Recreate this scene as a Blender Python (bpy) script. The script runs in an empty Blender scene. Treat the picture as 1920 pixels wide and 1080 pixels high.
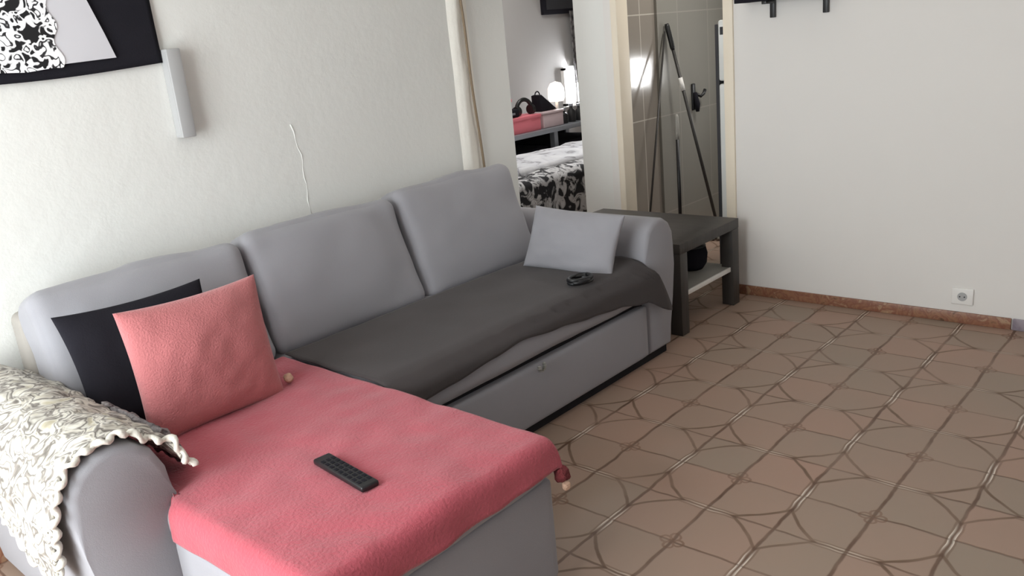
import bpy, bmesh, math, random
from mathutils import Vector, Matrix, noise, Euler
random.seed(7)
SC = bpy.context.scene
COL = SC.collection

# ------------------------------------------------------------------ helpers
def lin(c):
    c = c / 255.0
    return c / 12.92 if c <= 0.04045 else ((c + 0.055) / 1.055) ** 2.4

def rgb(r, g, b):
    return (lin(r), lin(g), lin(b), 1.0)

def nz(v, f, seed=0.0):
    return noise.noise(Vector((v[0] * f + seed, v[1] * f + seed * 1.7, v[2] * f - seed)))

def nodes_of(name):
    m = bpy.data.materials.new(name)
    m.use_nodes = True
    nt = m.node_tree
    b = nt.nodes['Principled BSDF']
    return m, nt, b

def surface(name, col, rough=0.6, var=0.08, vscale=6.0, bscale=0.0, bstr=0.2, metal=0.0, sheen=0.0, spec=0.5, detail=4.0, bdist=0.01):
    """plain procedural surface: base colour mottled by noise, optional noise bump"""
    m, nt, b = nodes_of(name)
    N, L = nt.nodes, nt.links
    tc = N.new('ShaderNodeTexCoord')
    n1 = N.new('ShaderNodeTexNoise'); n1.inputs['Scale'].default_value = vscale; n1.inputs['Detail'].default_value = detail
    L.new(tc.outputs['Object'], n1.inputs['Vector'])
    mx = N.new('ShaderNodeMix'); mx.data_type = 'RGBA'
    c = rgb(*col)
    mx.inputs['A'].default_value = tuple(x * (1 - var) for x in c[:3]) + (1,)
    mx.inputs['B'].default_value = tuple(min(1, x * (1 + var)) for x in c[:3]) + (1,)
    L.new(n1.outputs['Fac'], mx.inputs['Factor'])
    L.new(mx.outputs['Result'], b.inputs['Base Color'])
    b.inputs['Roughness'].default_value = rough
    b.inputs['Metallic'].default_value = metal
    b.inputs['Specular IOR Level'].default_value = spec
    if sheen:
        b.inputs['Sheen Weight'].default_value = sheen
        b.inputs['Sheen Roughness'].default_value = 0.5
    if bscale:
        n2 = N.new('ShaderNodeTexNoise'); n2.inputs['Scale'].default_value = bscale; n2.inputs['Detail'].default_value = 5
        L.new(tc.outputs['Object'], n2.inputs['Vector'])
        bp = N.new('ShaderNodeBump'); bp.inputs['Strength'].default_value = bstr; bp.inputs['Distance'].default_value = bdist
        L.new(n2.outputs['Fac'], bp.inputs['Height'])
        L.new(bp.outputs['Normal'], b.inputs['Normal'])
    return m

class MB:
    """collects shapes into one mesh"""
    def __init__(s): s.bm = bmesh.new()
    def box(s, x0, x1, y0, y1, z0, z1, bev=0.0, seg=2):
        r = bmesh.ops.create_cube(s.bm, size=1.0)
        vs = r['verts']
        for v in vs:
            v.co = Vector(((x0 + x1) / 2 + v.co.x * (x1 - x0), (y0 + y1) / 2 + v.co.y * (y1 - y0), (z0 + z1) / 2 + v.co.z * (z1 - z0)))
        if bev:
            es = list({e for v in vs for e in v.link_edges})
            bmesh.ops.bevel(s.bm, geom=es, offset=bev, segments=seg, profile=0.5, affect='EDGES')
        return s
    def tube(s, pts, r, n=10, cap=True):
        pts = [Vector(p) for p in pts]
        rr = r if isinstance(r, (list, tuple)) else [r] * len(pts)
        rings = []
        t0 = (pts[1] - pts[0]).normalized()
        up = Vector((0, 0, 1)) if abs(t0.z) < 0.9 else Vector((1, 0, 0))
        a = t0.cross(up).normalized()
        for i, p in enumerate(pts):
            t = (pts[min(i + 1, len(pts) - 1)] - pts[max(i - 1, 0)]).normalized()
            a = (a - t * a.dot(t)).normalized()
            b = t.cross(a)
            rings.append([s.bm.verts.new(p + (a * math.cos(2 * math.pi * k / n) + b * math.sin(2 * math.pi * k / n)) * rr[i]) for k in range(n)])
        for q in range(len(rings) - 1):
            for k in range(n):
                s.bm.faces.new((rings[q][k], rings[q][(k + 1) % n], rings[q + 1][(k + 1) % n], rings[q + 1][k]))
        if cap:
            s.bm.faces.new(rings[0][::-1]); s.bm.faces.new(rings[-1])
        return s
    def lathe(s, prof, loc=(0, 0, 0), n=24):
        loc = Vector(loc)
        rings = []
        for r, z in prof:
            if r < 1e-5:
                rings.append([s.bm.verts.new(loc + Vector((0, 0, z)))])
            else:
                rings.append([s.bm.verts.new(loc + Vector((r * math.cos(2 * math.pi * k / n), r * math.sin(2 * math.pi * k / n), z))) for k in range(n)])
        for a, b in zip(rings, rings[1:]):
            for k in range(n):
                k2 = (k + 1) % n
                if len(a) == 1 and len(b) == 1: continue
                if len(a) == 1: s.bm.faces.new((a[0], b[k2], b[k]))
                elif len(b) == 1: s.bm.faces.new((a[k], a[k2], b[0]))
                else: s.bm.faces.new((a[k], a[k2], b[k2], b[k]))
        return s
    def prism(s, poly, axis, a0, a1, bev=0.0, seg=3):
        """polygon (list of 2D) extruded along axis; axis 'y': poly is (x,z); 'x': (y,z); 'z': (x,y)"""
        def P(q, t):
            return {'y': (q[0], t, q[1]), 'x': (t, q[0], q[1]), 'z': (q[0], q[1], t)}[axis]
        A = [s.bm.verts.new(P(q, a0)) for q in poly]; B = [s.bm.verts.new(P(q, a1)) for q in poly]
        n = len(poly)
        fa = s.bm.faces.new(A); fb = s.bm.faces.new(B[::-1])
        fs = [s.bm.faces.new((A[k], B[k], B[(k + 1) % n], A[(k + 1) % n])) for k in range(n)]
        if bev:
            es = list(fa.edges) + list(fb.edges)
            bmesh.ops.bevel(s.bm, geom=es, offset=bev, segments=seg, profile=0.5, affect='EDGES')
        return s
    def grid(s, f, nu, nv):
        V = [[s.bm.verts.new(f(i / nu, j / nv)) for j in range(nv + 1)] for i in range(nu + 1)]
        for i in range(nu):
            for j in range(nv):
                s.bm.faces.new((V[i][j], V[i + 1][j], V[i + 1][j + 1], V[i][j + 1]))
        return s
    def softbox(s, M, w, d, h, r, n=22, bulge=None, namp=0.0, nf=5.0, seed=0.0):
        """upholstered box, centre at origin of M: rounded edges, bulging faces, soft unevenness"""
        bulge = bulge or {}
        bm2 = bmesh.new()
        bmesh.ops.create_cube(bm2, size=2.0)
        bmesh.ops.subdivide_edges(bm2, edges=bm2.edges[:], cuts=n, use_grid_fill=True)
        H = Vector((w / 2, d / 2, h / 2))
        for v in bm2.verts:
            # spread the sample points so the rounded rim gets its share
            u = Vector([math.copysign(1 - (1 - abs(c)) ** 1.35, c) for c in v.co])
            p = Vector((u.x * H.x, u.y * H.y, u.z * H.z))
            inn = Vector([max(-(H[k] - r), min(H[k] - r, p[k])) for k in range(3)])
            dl = p - inn
            if dl.length > 1e-9: p = inn + dl.normalized() * r
            for face, b in bulge.items():
                ax = 'xyz'.index(face[1]); sg = 1 if face[0] == '+' else -1
                if u[ax] * sg > 0:
                    o = [k for k in range(3) if k != ax]
                    p[ax] += sg * b * (1 - u[o[0]] ** 2) * (1 - u[o[1]] ** 2) * (u[ax] * sg) ** 2
            if namp:
                q = M @ p
                nn = dl.normalized() if dl.length > 1e-9 else Vector((0, 0, 0))
                p += nn * namp * (nz(q, nf, seed) + 0.5 * nz(q, nf * 2.3, seed + 3))
            v.co = M @ p
        me = bpy.data.meshes.new('tmp'); bm2.to_mesh(me); bm2.free()
        s.bm.from_mesh(me); bpy.data.meshes.remove(me)
        return s
    def pillow(s, M, w, h, t, n=30, pinch=0.07, namp=0.006, seed=0.0, power=0.45, sag=0.0):
        """cushion in local XY (Y up), thickness along Z, concave sides and pointed corners"""
        def P(u, v, side):
            x = w / 2 * u * (1 - pinch * (1 - v * v)); y = h / 2 * v * (1 - pinch * (1 - u * u))
            k = max(0.0, (1 - u * u) * (1 - v * v)) ** power
            z = side * t / 2 * k
            p = Vector((x, y, z))
            if side: p.z += k * namp * 2 * nz(p, 9, seed + side) + side * k * namp * nz(p, 26, seed)
            p.y -= sag * (1 - u * u) * max(0, v)
            return M @ p
        g = [-1 + 2 * i / n for i in range(n + 1)]
        g = [math.copysign(1 - (1 - abs(c)) ** 1.5, c) for c in g]
        rim = {}
        for i in range(n + 1):
            for j in range(n + 1):
                if i in (0, n) or j in (0, n): rim[i, j] = s.bm.verts.new(P(g[i], g[j], 0))
        for side in (1, -1):
            V = {(i, j): rim.get((i, j)) or s.bm.verts.new(P(g[i], g[j], side)) for i in range(n + 1) for j in range(n + 1)}
            for i in range(n):
                for j in range(n):
                    q = (V[i, j], V[i + 1, j], V[i + 1, j + 1], V[i, j + 1])
                    s.bm.faces.new(q if side > 0 else q[::-1])
        return s
    def build(s, name, mat, parent=None, smooth=True, solid=0.0, sub=0, angle=None):
        bmesh.ops.recalc_face_normals(s.bm, faces=s.bm.faces[:])
        me = bpy.data.meshes.new(name); s.bm.to_mesh(me); s.bm.free()
        me.materials.append(mat)
        if smooth:
            me.polygons.foreach_set('use_smooth', [True] * len(me.polygons))
            if angle: me.set_sharp_from_angle(angle=math.radians(angle))
        o = bpy.data.objects.new(name, me); COL.objects.link(o)
        if parent:
            o.parent = parent
            o.matrix_parent_inverse = parent.matrix_basis.inverted()
        if solid:
            md = o.modifiers.new('thickness', 'SOLIDIFY'); md.thickness = solid; md.offset = 1
        if sub:
            md = o.modifiers.new('smooth', 'SUBSURF'); md.levels = sub; md.render_levels = sub
        return o

def tag(o, label, cat, group=None, kind=None):
    o['label'] = label; o['category'] = cat
    if group: o['group'] = group
    if kind: o['kind'] = kind
    return o

def thing(name, loc, label, cat, group=None):
    e = bpy.data.objects.new(name, None); COL.objects.link(e)
    e.location = loc; e.empty_display_size = 0.1
    return tag(e, label, cat, group)

def struct(o):
    o['kind'] = 'structure'
    return o

def frame(origin, xdir, ydir):
    """matrix with local X along xdir, local Y along ydir (made square), Z = X x Y"""
    x = Vector(xdir).normalized(); y = Vector(ydir); y = (y - x * y.dot(x)).normalized(); z = x.cross(y)
    M = Matrix((x, y, z)).transposed().to_4x4(); M.translation = Vector(origin)
    return M

def lerp(a, b, t): return a + (b - a) * t
def interp(tab, x):
    if x <= tab[0][0]: return tab[0][1]
    for (a, va), (b, vb) in zip(tab, tab[1:]):
        if x <= b:
            t = (x - a) / (b - a); t = t * t * (3 - 2 * t)
            return lerp(va, vb, t)
    return tab[-1][1]

# ------------------------------------------------------------------ materials
def math_node(nt, op, a, b=None, c=None):
    n = nt.nodes.new('ShaderNodeMath'); n.operation = op
    for k, v in enumerate((a, b, c)):
        if v is None: continue
        if isinstance(v, (int, float)): n.inputs[k].default_value = v
        else: nt.links.new(v, n.inputs[k])
    return n.outputs[0]

def floor_material():
    """20 cm ceramic tiles: four tiles make an octagon with a rosette, star between octagons"""
    m, nt, bs = nodes_of('octagon_floor_tiles')
    N, L = nt.nodes, nt.links
    T = 0.21
    mm = lambda op, a, b=None, c=None: math_node(nt, op, a, b, c)
    geo = N.new('ShaderNodeNewGeometry')
    wob = N.new('ShaderNodeTexNoise'); wob.inputs['Scale'].default_value = 9.0; wob.inputs['Detail'].default_value = 2
    L.new(geo.outputs['Position'], wob.inputs['Vector'])
    sep = N.new('ShaderNodeSeparateXYZ'); L.new(geo.outputs['Position'], sep.inputs[0])
    sw = N.new('ShaderNodeSeparateColor'); L.new(wob.outputs['Color'], sw.inputs[0])
    u = mm('ADD', mm('DIVIDE', sep.outputs['X'], T), mm('MULTIPLY', mm('SUBTRACT', sw.outputs[0], 0.5), 0.09))
    v = mm('ADD', mm('DIVIDE', sep.outputs['Y'], T), mm('MULTIPLY', mm('SUBTRACT', sw.outputs[1], 0.5), 0.09))
    a = mm('SUBTRACT', mm('FLOORED_MODULO', mm('ADD', u, 1.0), 2.0), 1.0)
    b = mm('SUBTRACT', mm('FLOORED_MODULO', mm('ADD', v, 1.0), 2.0), 1.0)
    A = mm('ABSOLUTE', a); B = mm('ABSOLUTE', b)
    def line(d, w, soft=0.5):           # 1 on the line, 0 away
        n = N.new('ShaderNodeMapRange'); n.interpolation_type = 'SMOOTHSTEP'
        L.new(d, n.inputs['Value'])
        n.inputs['From Min'].default_value = w * (1 - soft); n.inputs['From Max'].default_value = w * (1 + soft)
        n.inputs['To Min'].default_value = 1.0; n.inputs['To Max'].default_value = 0.0
        return n.outputs['Result']
    def less(x, t): return mm('LESS_THAN', x, t)
    A1 = mm('ABSOLUTE', mm('SUBTRACT', A, 1.0)); B1 = mm('ABSOLUTE', mm('SUBTRACT', B, 1.0))
    # grout lines
    g_b = mm('MAXIMUM', line(B, 0.026), line(B1, 0.026))     # joints running along x
    g_a = mm('MAXIMUM', line(A, 0.019), line(A1, 0.019))     # joints running along y
    grout = mm('MAXIMUM', mm('MULTIPLY', g_b, 0.95), mm('MULTIPLY', g_a, 0.75))
    # octagon outline: slightly bowed diagonals
    s45 = mm('MULTIPLY', mm('ADD', A, B), 0.70711)
    d45 = mm('MULTIPLY', mm('SUBTRACT', A, B), 0.70711)
    bow = mm('ADD', s45, mm('MULTIPLY', mm('MULTIPLY', d45, d45), 0.22))
    diag = line(mm('ABSOLUTE', mm('SUBTRACT', bow, 1.035)), 0.025)
    # flat sides as pairs of lines with a pale bar between
    fa = mm('MULTIPLY', less(B, 0.47), line(mm('ABSOLUTE', mm('SUBTRACT', A1, 0.055)), 0.018))
    fb = mm('MULTIPLY', less(A, 0.47), line(mm('ABSOLUTE', mm('SUBTRACT', B1, 0.055)), 0.018))
    octo = mm('MAXIMUM', diag, mm('MAXIMUM', mm('MULTIPLY', fa, 0.6), mm('MULTIPLY', fb, 0.7)))
    bar_a = mm('MULTIPLY', line(B, 0.28, 0.6), mm('MULTIPLY', less(A1, 0.045), mm('SUBTRACT', 1.0, less(A1, 0.012))))
    bar_b = mm('MULTIPLY', line(A, 0.28, 0.6), mm('MULTIPLY', less(B1, 0.045), mm('SUBTRACT', 1.0, less(B1, 0.012))))
    # rosette at the octagon centre: four petals
    r = mm('SQRT', mm('ADD', mm('MULTIPLY', a, a), mm('MULTIPLY', b, b)))
    pa = mm('SUBTRACT', A, 0.0); pb = mm('SUBTRACT', B, 0.0)
    def petal(dx, dy):
        x = mm('SUBTRACT', A, dx); y = mm('SUBTRACT', B, dy)
        q = mm('SQRT', mm('ADD', mm('MULTIPLY', x, x), mm('MULTIPLY', y, y)))
        return line(mm('ABSOLUTE', mm('SUBTRACT', q, 0.072)), 0.018)
    ros = mm('MAXIMUM', petal(0.105, 0.0), petal(0.0, 0.105))
    # per-tile tone
    cell = N.new('ShaderNodeCombineXYZ')
    L.new(mm('FLOOR', u), cell.inputs[0]); L.new(mm('FLOOR', v), cell.inputs[1])
    wn = N.new('ShaderNodeTexWhiteNoise'); wn.noise_dimensions = '2D'; L.new(cell.outputs[0], wn.inputs['Vector'])
    n1 = N.new('ShaderNodeTexNoise'); n1.inputs['Scale'].default_value = 2.2; n1.inputs['Detail'].default_value = 5
    L.new(geo.outputs['Position'], n1.inputs['Vector'])
    tone = mm('ADD', mm('MULTIPLY', wn.outputs['Value'], 0.45), mm('MULTIPLY', n1.outputs['Fac'], 0.55))
    ramp = N.new('ShaderNodeValToRGB')
    ramp.color_ramp.elements[0].position = 0.2; ramp.color_ramp.elements[0].color = rgb(150, 134, 119)
    ramp.color_ramp.elements[1].position = 0.8; ramp.color_ramp.elements[1].color = rgb(166, 136, 120)
    L.new(tone, ramp.inputs['Fac'])
    # line strength fades and thickens along its run, as worn print does
    n2 = N.new('ShaderNodeTexNoise'); n2.inputs['Scale'].default_value = 5.0; n2.inputs['Detail'].default_value = 3
    L.new(geo.outputs['Position'], n2.inputs['Vector'])
    mr = N.new('ShaderNodeMapRange'); L.new(n2.outputs['Fac'], mr.inputs['Value'])
    mr.inputs['From Min'].default_value = 0.3; mr.inputs['From Max'].default_value = 0.65
    mr.inputs['To Min'].default_value = 0.45; mr.inputs['To Max'].default_value = 1.0
    def mix(base, col, fac):
        x = N.new('ShaderNodeMix'); x.data_type = 'RGBA'
        L.new(base, x.inputs['A']); x.inputs['B'].default_value = col
        if isinstance(fac, float): x.inputs['Factor'].default_value = fac
        else: L.new(fac, x.inputs['Factor'])
        return x.outputs['Result']
    c = ramp.outputs['Color']
    c = mix(c, rgb(104, 80, 62), mm('MULTIPLY', octo, mm('MULTIPLY', mr.outputs['Result'], 0.95)))
    c = mix(c, rgb(214, 200, 184), mm('MULTIPLY', bar_a, 0.45))
    c = mix(c, rgb(226, 214, 200), mm('MULTIPLY', bar_b, 0.85))
    c = mix(c, rgb(92, 66, 50), mm('MULTIPLY', grout, mr.outputs['Result']))
    c = mix(c, rgb(118, 88, 70), mm('MULTIPLY', ros, mm('MULTIPLY', mr.outputs['Result'], 0.8)))
    L.new(c, bs.inputs['Base Color'])
    bs.inputs['Roughness'].default_value = 0.5
    bs.inputs['Specular IOR Level'].default_value = 0.35
    h = mm('SUBTRACT', 1.0, mm('MAXIMUM', g_a, g_b))
    bp = N.new('ShaderNodeBump'); bp.inputs['Strength'].default_value = 0.25; bp.inputs['Distance'].default_value = 0.003
    L.new(h, bp.inputs['Height']); L.new(bp.outputs['Normal'], bs.inputs['Normal'])
    return m

def plaster(name, col, bscale=14, bstr=0.35):
    m, nt, b = nodes_of(name)
    N, L = nt.nodes, nt.links
    geo = N.new('ShaderNodeNewGeometry')
    n0 = N.new('ShaderNodeTexNoise'); n0.inputs['Scale'].default_value = 1.6; n0.inputs['Detail'].default_value = 3
    L.new(geo.outputs['Position'], n0.inputs['Vector'])
    mx = N.new('ShaderNodeMix'); mx.data_type = 'RGBA'
    c = rgb(*col)
    mx.inputs['A'].default_value = tuple(x * 0.965 for x in c[:3]) + (1,); mx.inputs['B'].default_value = tuple(min(1, x * 1.03) for x in c[:3]) + (1,)
    L.new(n0.outputs['Fac'], mx.inputs['Factor']); L.new(mx.outputs['Result'], b.inputs['Base Color'])
    n1 = N.new('ShaderNodeTexNoise'); n1.inputs['Scale'].default_value = bscale; n1.inputs['Detail'].default_value = 6; n1.inputs['Roughness'].default_value = 0.6
    L.new(geo.outputs['Position'], n1.inputs['Vector'])
    n2 = N.new('ShaderNodeTexNoise'); n2.inputs['Scale'].default_value = 2.5; n2.inputs['Detail'].default_value = 2
    L.new(geo.outputs['Position'], n2.inputs['Vector'])
    s = math_node(nt, 'ADD', n1.outputs['Fac'], math_node(nt, 'MULTIPLY', n2.outputs['Fac'], 2.5))
    bp = N.new('ShaderNodeBump'); bp.inputs['Strength'].default_value = bstr; bp.inputs['Distance'].default_value = 0.012
    L.new(s, bp.inputs['Height']); L.new(bp.outputs['Normal'], b.inputs['Normal'])
    b.inputs['Roughness'].default_value = 0.85; b.inputs['Specular IOR Level'].default_value = 0.2
    return m

def ramp_noise(name, stops, scale, rough=0.6, tex='NOISE', distort=0.0, bump=0.0, coords='Object', stretch=(1, 1, 1), sheen=0.0, detail=4, bdist=0.01, const=False):
    m, nt, b = nodes_of(name)
    N, L = nt.nodes, nt.links
    tc = N.new('ShaderNodeTexCoord'); mp = N.new('ShaderNodeMapping'); mp.inputs['Scale'].default_value = stretch
    L.new(tc.outputs[coords], mp.inputs['Vector'])
    if tex == 'NOISE':
        t = N.new('ShaderNodeTexNoise'); t.inputs['Scale'].default_value = scale; t.inputs['Detail'].default_value = detail; t.inputs['Distortion'].default_value = distort; out = t.outputs['Fac']
    elif tex == 'VORONOI':
        t = N.new('ShaderNodeTexVoronoi'); t.inputs['Scale'].default_value = scale; out = t.outputs['Distance']
    else:
        t = N.new('ShaderNodeTexWave'); t.inputs['Scale'].default_value = scale; t.inputs['Distortion'].default_value = distort; t.inputs['Detail'].default_value = detail; t.inputs['Detail Scale'].default_value = 1.6; out = t.outputs['Fac']
    L.new(mp.outputs['Vector'], t.inputs['Vector'])
    r = N.new('ShaderNodeValToRGB'); cr = r.color_ramp
    if const: cr.interpolation = 'CONSTANT'
    while len(cr.elements) > 1: cr.elements.remove(cr.elements[-1])
    cr.elements[0].position = stops[0][0]; cr.elements[0].color = rgb(*stops[0][1])
    for p_, c_ in stops[1:]:
        e = cr.elements.new(p_); e.color = rgb(*c_)
    L.new(out, r.inputs['Fac']); L.new(r.outputs['Color'], b.inputs['Base Color'])
    b.inputs['Roughness'].default_value = rough
    if sheen: b.inputs['Sheen Weight'].default_value = sheen
    if bump:
        bp = N.new('ShaderNodeBump'); bp.inputs['Strength'].default_value = bump; bp.inputs['Distance'].default_value = bdist
        L.new(out, bp.inputs['Height']); L.new(bp.outputs['Normal'], b.inputs['Normal'])
    return m

def wall_tiles(name, c0, c1, joint):
    m, nt, b = nodes_of(name)
    N, L = nt.nodes, nt.links
    geo = N.new('ShaderNodeNewGeometry')
    sep = N.new('ShaderNodeSeparateXYZ'); L.new(geo.outputs['Position'], sep.inputs[0])
    cm = N.new('ShaderNodeCombineXYZ')
    L.new(math_node(nt, 'ADD', sep.outputs['X'], math_node(nt, 'MULTIPLY', sep.outputs['Y'], 1.0)), cm.inputs[0]); L.new(sep.outputs['Z'], cm.inputs[1])
    br = N.new('ShaderNodeTexBrick'); br.offset = 0.0; br.inputs['Scale'].default_value = 1.0
    br.inputs['Brick Width'].default_value = 0.4; br.inputs['Row Height'].default_value = 0.65; br.inputs['Mortar Size'].default_value = 0.004
    br.inputs['Color1'].default_value = rgb(*c0); br.inputs['Color2'].default_value = rgb(*c1); br.inputs['Mortar'].default_value = rgb(*joint)
    mp = N.new('ShaderNodeMapping'); mp.inputs['Location'].default_value = (0.06, 0.453, 0)
    L.new(cm.outputs[0], mp.inputs['Vector']); L.new(mp.outputs[0], br.inputs['Vector'])
    L.new(br.outputs['Color'], b.inputs['Base Color'])
    b.inputs['Roughness'].default_value = 0.16
    n = N.new('ShaderNodeTexNoise'); n.inputs['Scale'].default_value = 7
    L.new(geo.outputs['Position'], n.inputs['Vector'])
    bp = N.new('ShaderNodeBump'); bp.inputs['Strength'].default_value = 0.06; bp.inputs['Distance'].default_value = 0.01
    L.new(n.outputs['Fac'], bp.inputs['Height']); L.new(bp.outputs['Normal'], b.inputs['Normal'])
    return m

M = {}
M['floor'] = floor_material()
M['wall'] = plaster('white_plaster', (226, 226, 222), 16, 0.24)
M['wall_r'] = plaster('smooth_white_paint', (226, 223, 219), 9, 0.12)
M['rear'] = plaster('dark_taupe_bounce_cut', (112, 106, 102), 9, 0.1)  # unseen rear wall, darkened to cut bounce light on the sofa fronts
M['ceil'] = plaster('ceiling_paint', (236, 234, 230), 9, 0.1)
M['grey_wall'] = plaster('grey_bedroom_paint', (176, 174, 172), 10, 0.1)
M['cream'] = surface('cream_door_paint', (232, 221, 202), 0.5, 0.04, 8)
M['pipe'] = surface('ivory_plaster_ridge', (232, 228, 219), 0.8, 0.04, 20, 40, 0.3)
M['cord'] = surface('brown_cord', (136, 118, 96), 0.7, 0.1, 30)
M['tiles'] = wall_tiles('beige_wall_tiles', (142, 135, 126), (137, 130, 122), (184, 178, 168))
M['tiles2'] = wall_tiles('grey_wall_tiles', (138, 136, 129), (134, 132, 126), (150, 147, 140))
M['marble'] = ramp_noise('brown_marble_skirting', [(0.25, (92, 62, 46)), (0.42, (150, 108, 82)), (0.55, (128, 82, 64)), (0.68, (168, 136, 108)), (0.8, (104, 70, 54))], 16, 0.4, distort=1.6)
M['marble2'] = ramp_noise('lilac_grey_skirting', [(0.3, (110, 100, 112)), (0.6, (150, 140, 148))], 14, 0.4)
M['sofa'] = surface('grey_sofa_weave', (152, 151, 156), 0.92, 0.06, 3.5, 420, 0.25, sheen=0.15, spec=0.15, bdist=0.002)
M['sofa_dark'] = surface('dark_gap_shade', (44, 42, 44), 0.9, 0.1, 20, spec=0.1)  # near-black, paints the shade in the sofa's gaps and underside
M['frame'] = surface('pale_grey_back_fabric', (156, 151, 145), 0.92, 0.06, 5, 300, 0.2, spec=0.15, bdist=0.002)
M['throw'] = surface('taupe_microfibre', (72, 67, 67), 0.9, 0.12, 5, 180, 0.2, sheen=0.1, spec=0.1, bdist=0.003)
M['pink'] = surface('pink_fleece', (176, 83, 94), 0.95, 0.15, 7, 120, 0.5, sheen=0.28, spec=0.05, bdist=0.006)
M['pinkc'] = surface('salmon_pink_waffle_knit', (186, 114, 115), 0.95, 0.06, 5, 190, 0.6, sheen=0.3, spec=0.05, bdist=0.006)
M['darkred'] = surface('dark_red_yarn', (112, 44, 48), 0.95, 0.3, 60, 150, 0.8)
M['bead'] = surface('beige_tuft', (206, 170, 146), 0.9, 0.2, 60, 150, 0.6)
M['black'] = surface('black_fabric', (32, 31, 37), 0.9, 0.15, 10, 200, 0.3, spec=0.15, bdist=0.003)
M['blackp'] = surface('black_plastic', (24, 24, 26), 0.4, 0.1, 10)
M['btn'] = surface('charcoal_rubber', (46, 46, 50), 0.7, 0.1, 10)
M['knit'] = ramp_noise('cream_grey_chunky_knit', [(0.30, (178, 170, 148)), (0.40, (196, 192, 182)), (0.445, (104, 98, 92)), (0.485, (134, 127, 120)), (0.52, (206, 202, 192)), (0.555, (190, 184, 172)), (0.60, (112, 106, 100)), (0.64, (202, 198, 188))], 17, 0.95, distort=0.9, bump=0.5, stretch=(1.0, 1.0, 1.0), sheen=0.1, detail=2.5, bdist=0.02)
M['edge'] = surface('white_wool_edge', (214, 210, 200), 0.95, 0.06, 40, 90, 0.5, bdist=0.006)
M['greyfur'] = ramp_noise('grey_fringe', [(0.3, (70, 66, 68)), (0.7, (152, 146, 146))], 60, 0.95, bump=0.6)
M['table'] = ramp_noise('grey_brown_wood_veneer', [(0.3, (54, 50, 47)), (0.7, (69, 64, 60))], 5, 0.5, stretch=(18, 1.2, 1.2))
M['shelfw'] = surface('pale_grey_shelf', (150, 147, 140), 0.5, 0.05, 12)
M['white'] = surface('white_plastic', (232, 230, 226), 0.35, 0.02, 10)
M['fridge'] = surface('white_enamel', (214, 216, 214), 0.3, 0.02, 10)
M['metal'] = surface('grey_metal', (150, 154, 160), 0.4, 0.05, 12, metal=0.5)
M['greystick'] = surface('grey_aluminium_handle', (62, 60, 58), 0.45, 0.06, 20, metal=0.3)
M['box'] = surface('pale_grey_casing', (172, 172, 172), 0.6, 0.04, 10)
M['pinkbox'] = surface('pink_cardboard', (226, 122, 134), 0.6, 0.06, 10)
M['clearbox'] = surface('frosted_pink_plastic', (204, 184, 186), 0.3, 0.1, 10)
M['bedding'] = ramp_noise('black_white_floral_bedding', [(0.0, (32, 32, 36)), (0.47, (46, 46, 50)), (0.53, (196, 196, 198)), (0.64, (226, 226, 228)), (0.7, (110, 110, 112)), (0.8, (60, 60, 62))], 11, 0.9, distort=1.4)
M['sheet'] = ramp_noise('white_grey_marbled_sheet', [(0.35, (236, 238, 242)), (0.55, (216, 218, 224)), (0.62, (150, 150, 158)), (0.7, (230, 232, 236))], 5, 0.9, distort=1.5)
M['leopard'] = ramp_noise('leopard_print', [(0.0, (22, 21, 24)), (0.40, (22, 21, 24)), (0.42, (238, 238, 240)), (0.52, (244, 244, 246)), (0.535, (40, 39, 42)), (0.575, (40, 39, 42)), (0.595, (242, 242, 244))], 30, 0.9, distort=0.6, detail=1.5)
M['panel'] = surface('pale_grey_print', (206, 205, 210), 0.9, 0.08, 4)
M['scarf'] = ramp_noise('dark_grey_patterned_cloth', [(0.35, (50, 48, 50)), (0.6, (120, 116, 116))], 24, 0.9)

def glow(name, col, strength):
    m, nt, b = nodes_of(name)
    b.inputs['Base Color'].default_value = rgb(*col)
    b.inputs['Emission Color'].default_value = rgb(*col); b.inputs['Emission Strength'].default_value = strength
    return m
M['lampshade'] = glow('lit_lampshade', (255, 246, 238), 0.55)
M['daylight'] = glow('daylit_window_cloth', (238, 244, 255), 1.4)

# ------------------------------------------------------------------ setting
YL, XR = 1.68, 2.19            # left wall plane, right (end) wall plane
XW, YB, ZC = -2.8, -2.9, 2.5   # window wall, wall behind the camera, ceiling

struct(MB().box(XW - 0.2, 5.2, YB - 0.2, 4.8, -0.1, 0.0).build('floor', M['floor'], smooth=False))
struct(MB().box(XW - 0.2, 5.2, YB - 0.2, 4.8, ZC, ZC + 0.1).build('ceiling', M['ceil'], smooth=False))

w = MB()
w.box(XW - 0.1, 1.365, YL, YL + 0.1, 0, ZC)
w.box(1.365, 2.25, YL, YL + 0.1, 2.05, ZC)
w.box(2.25, 2.292, YL, YL + 0.25, 0, ZC)
wall_left = struct(w.build('wall_left', M['wall'], smooth=False))
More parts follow.
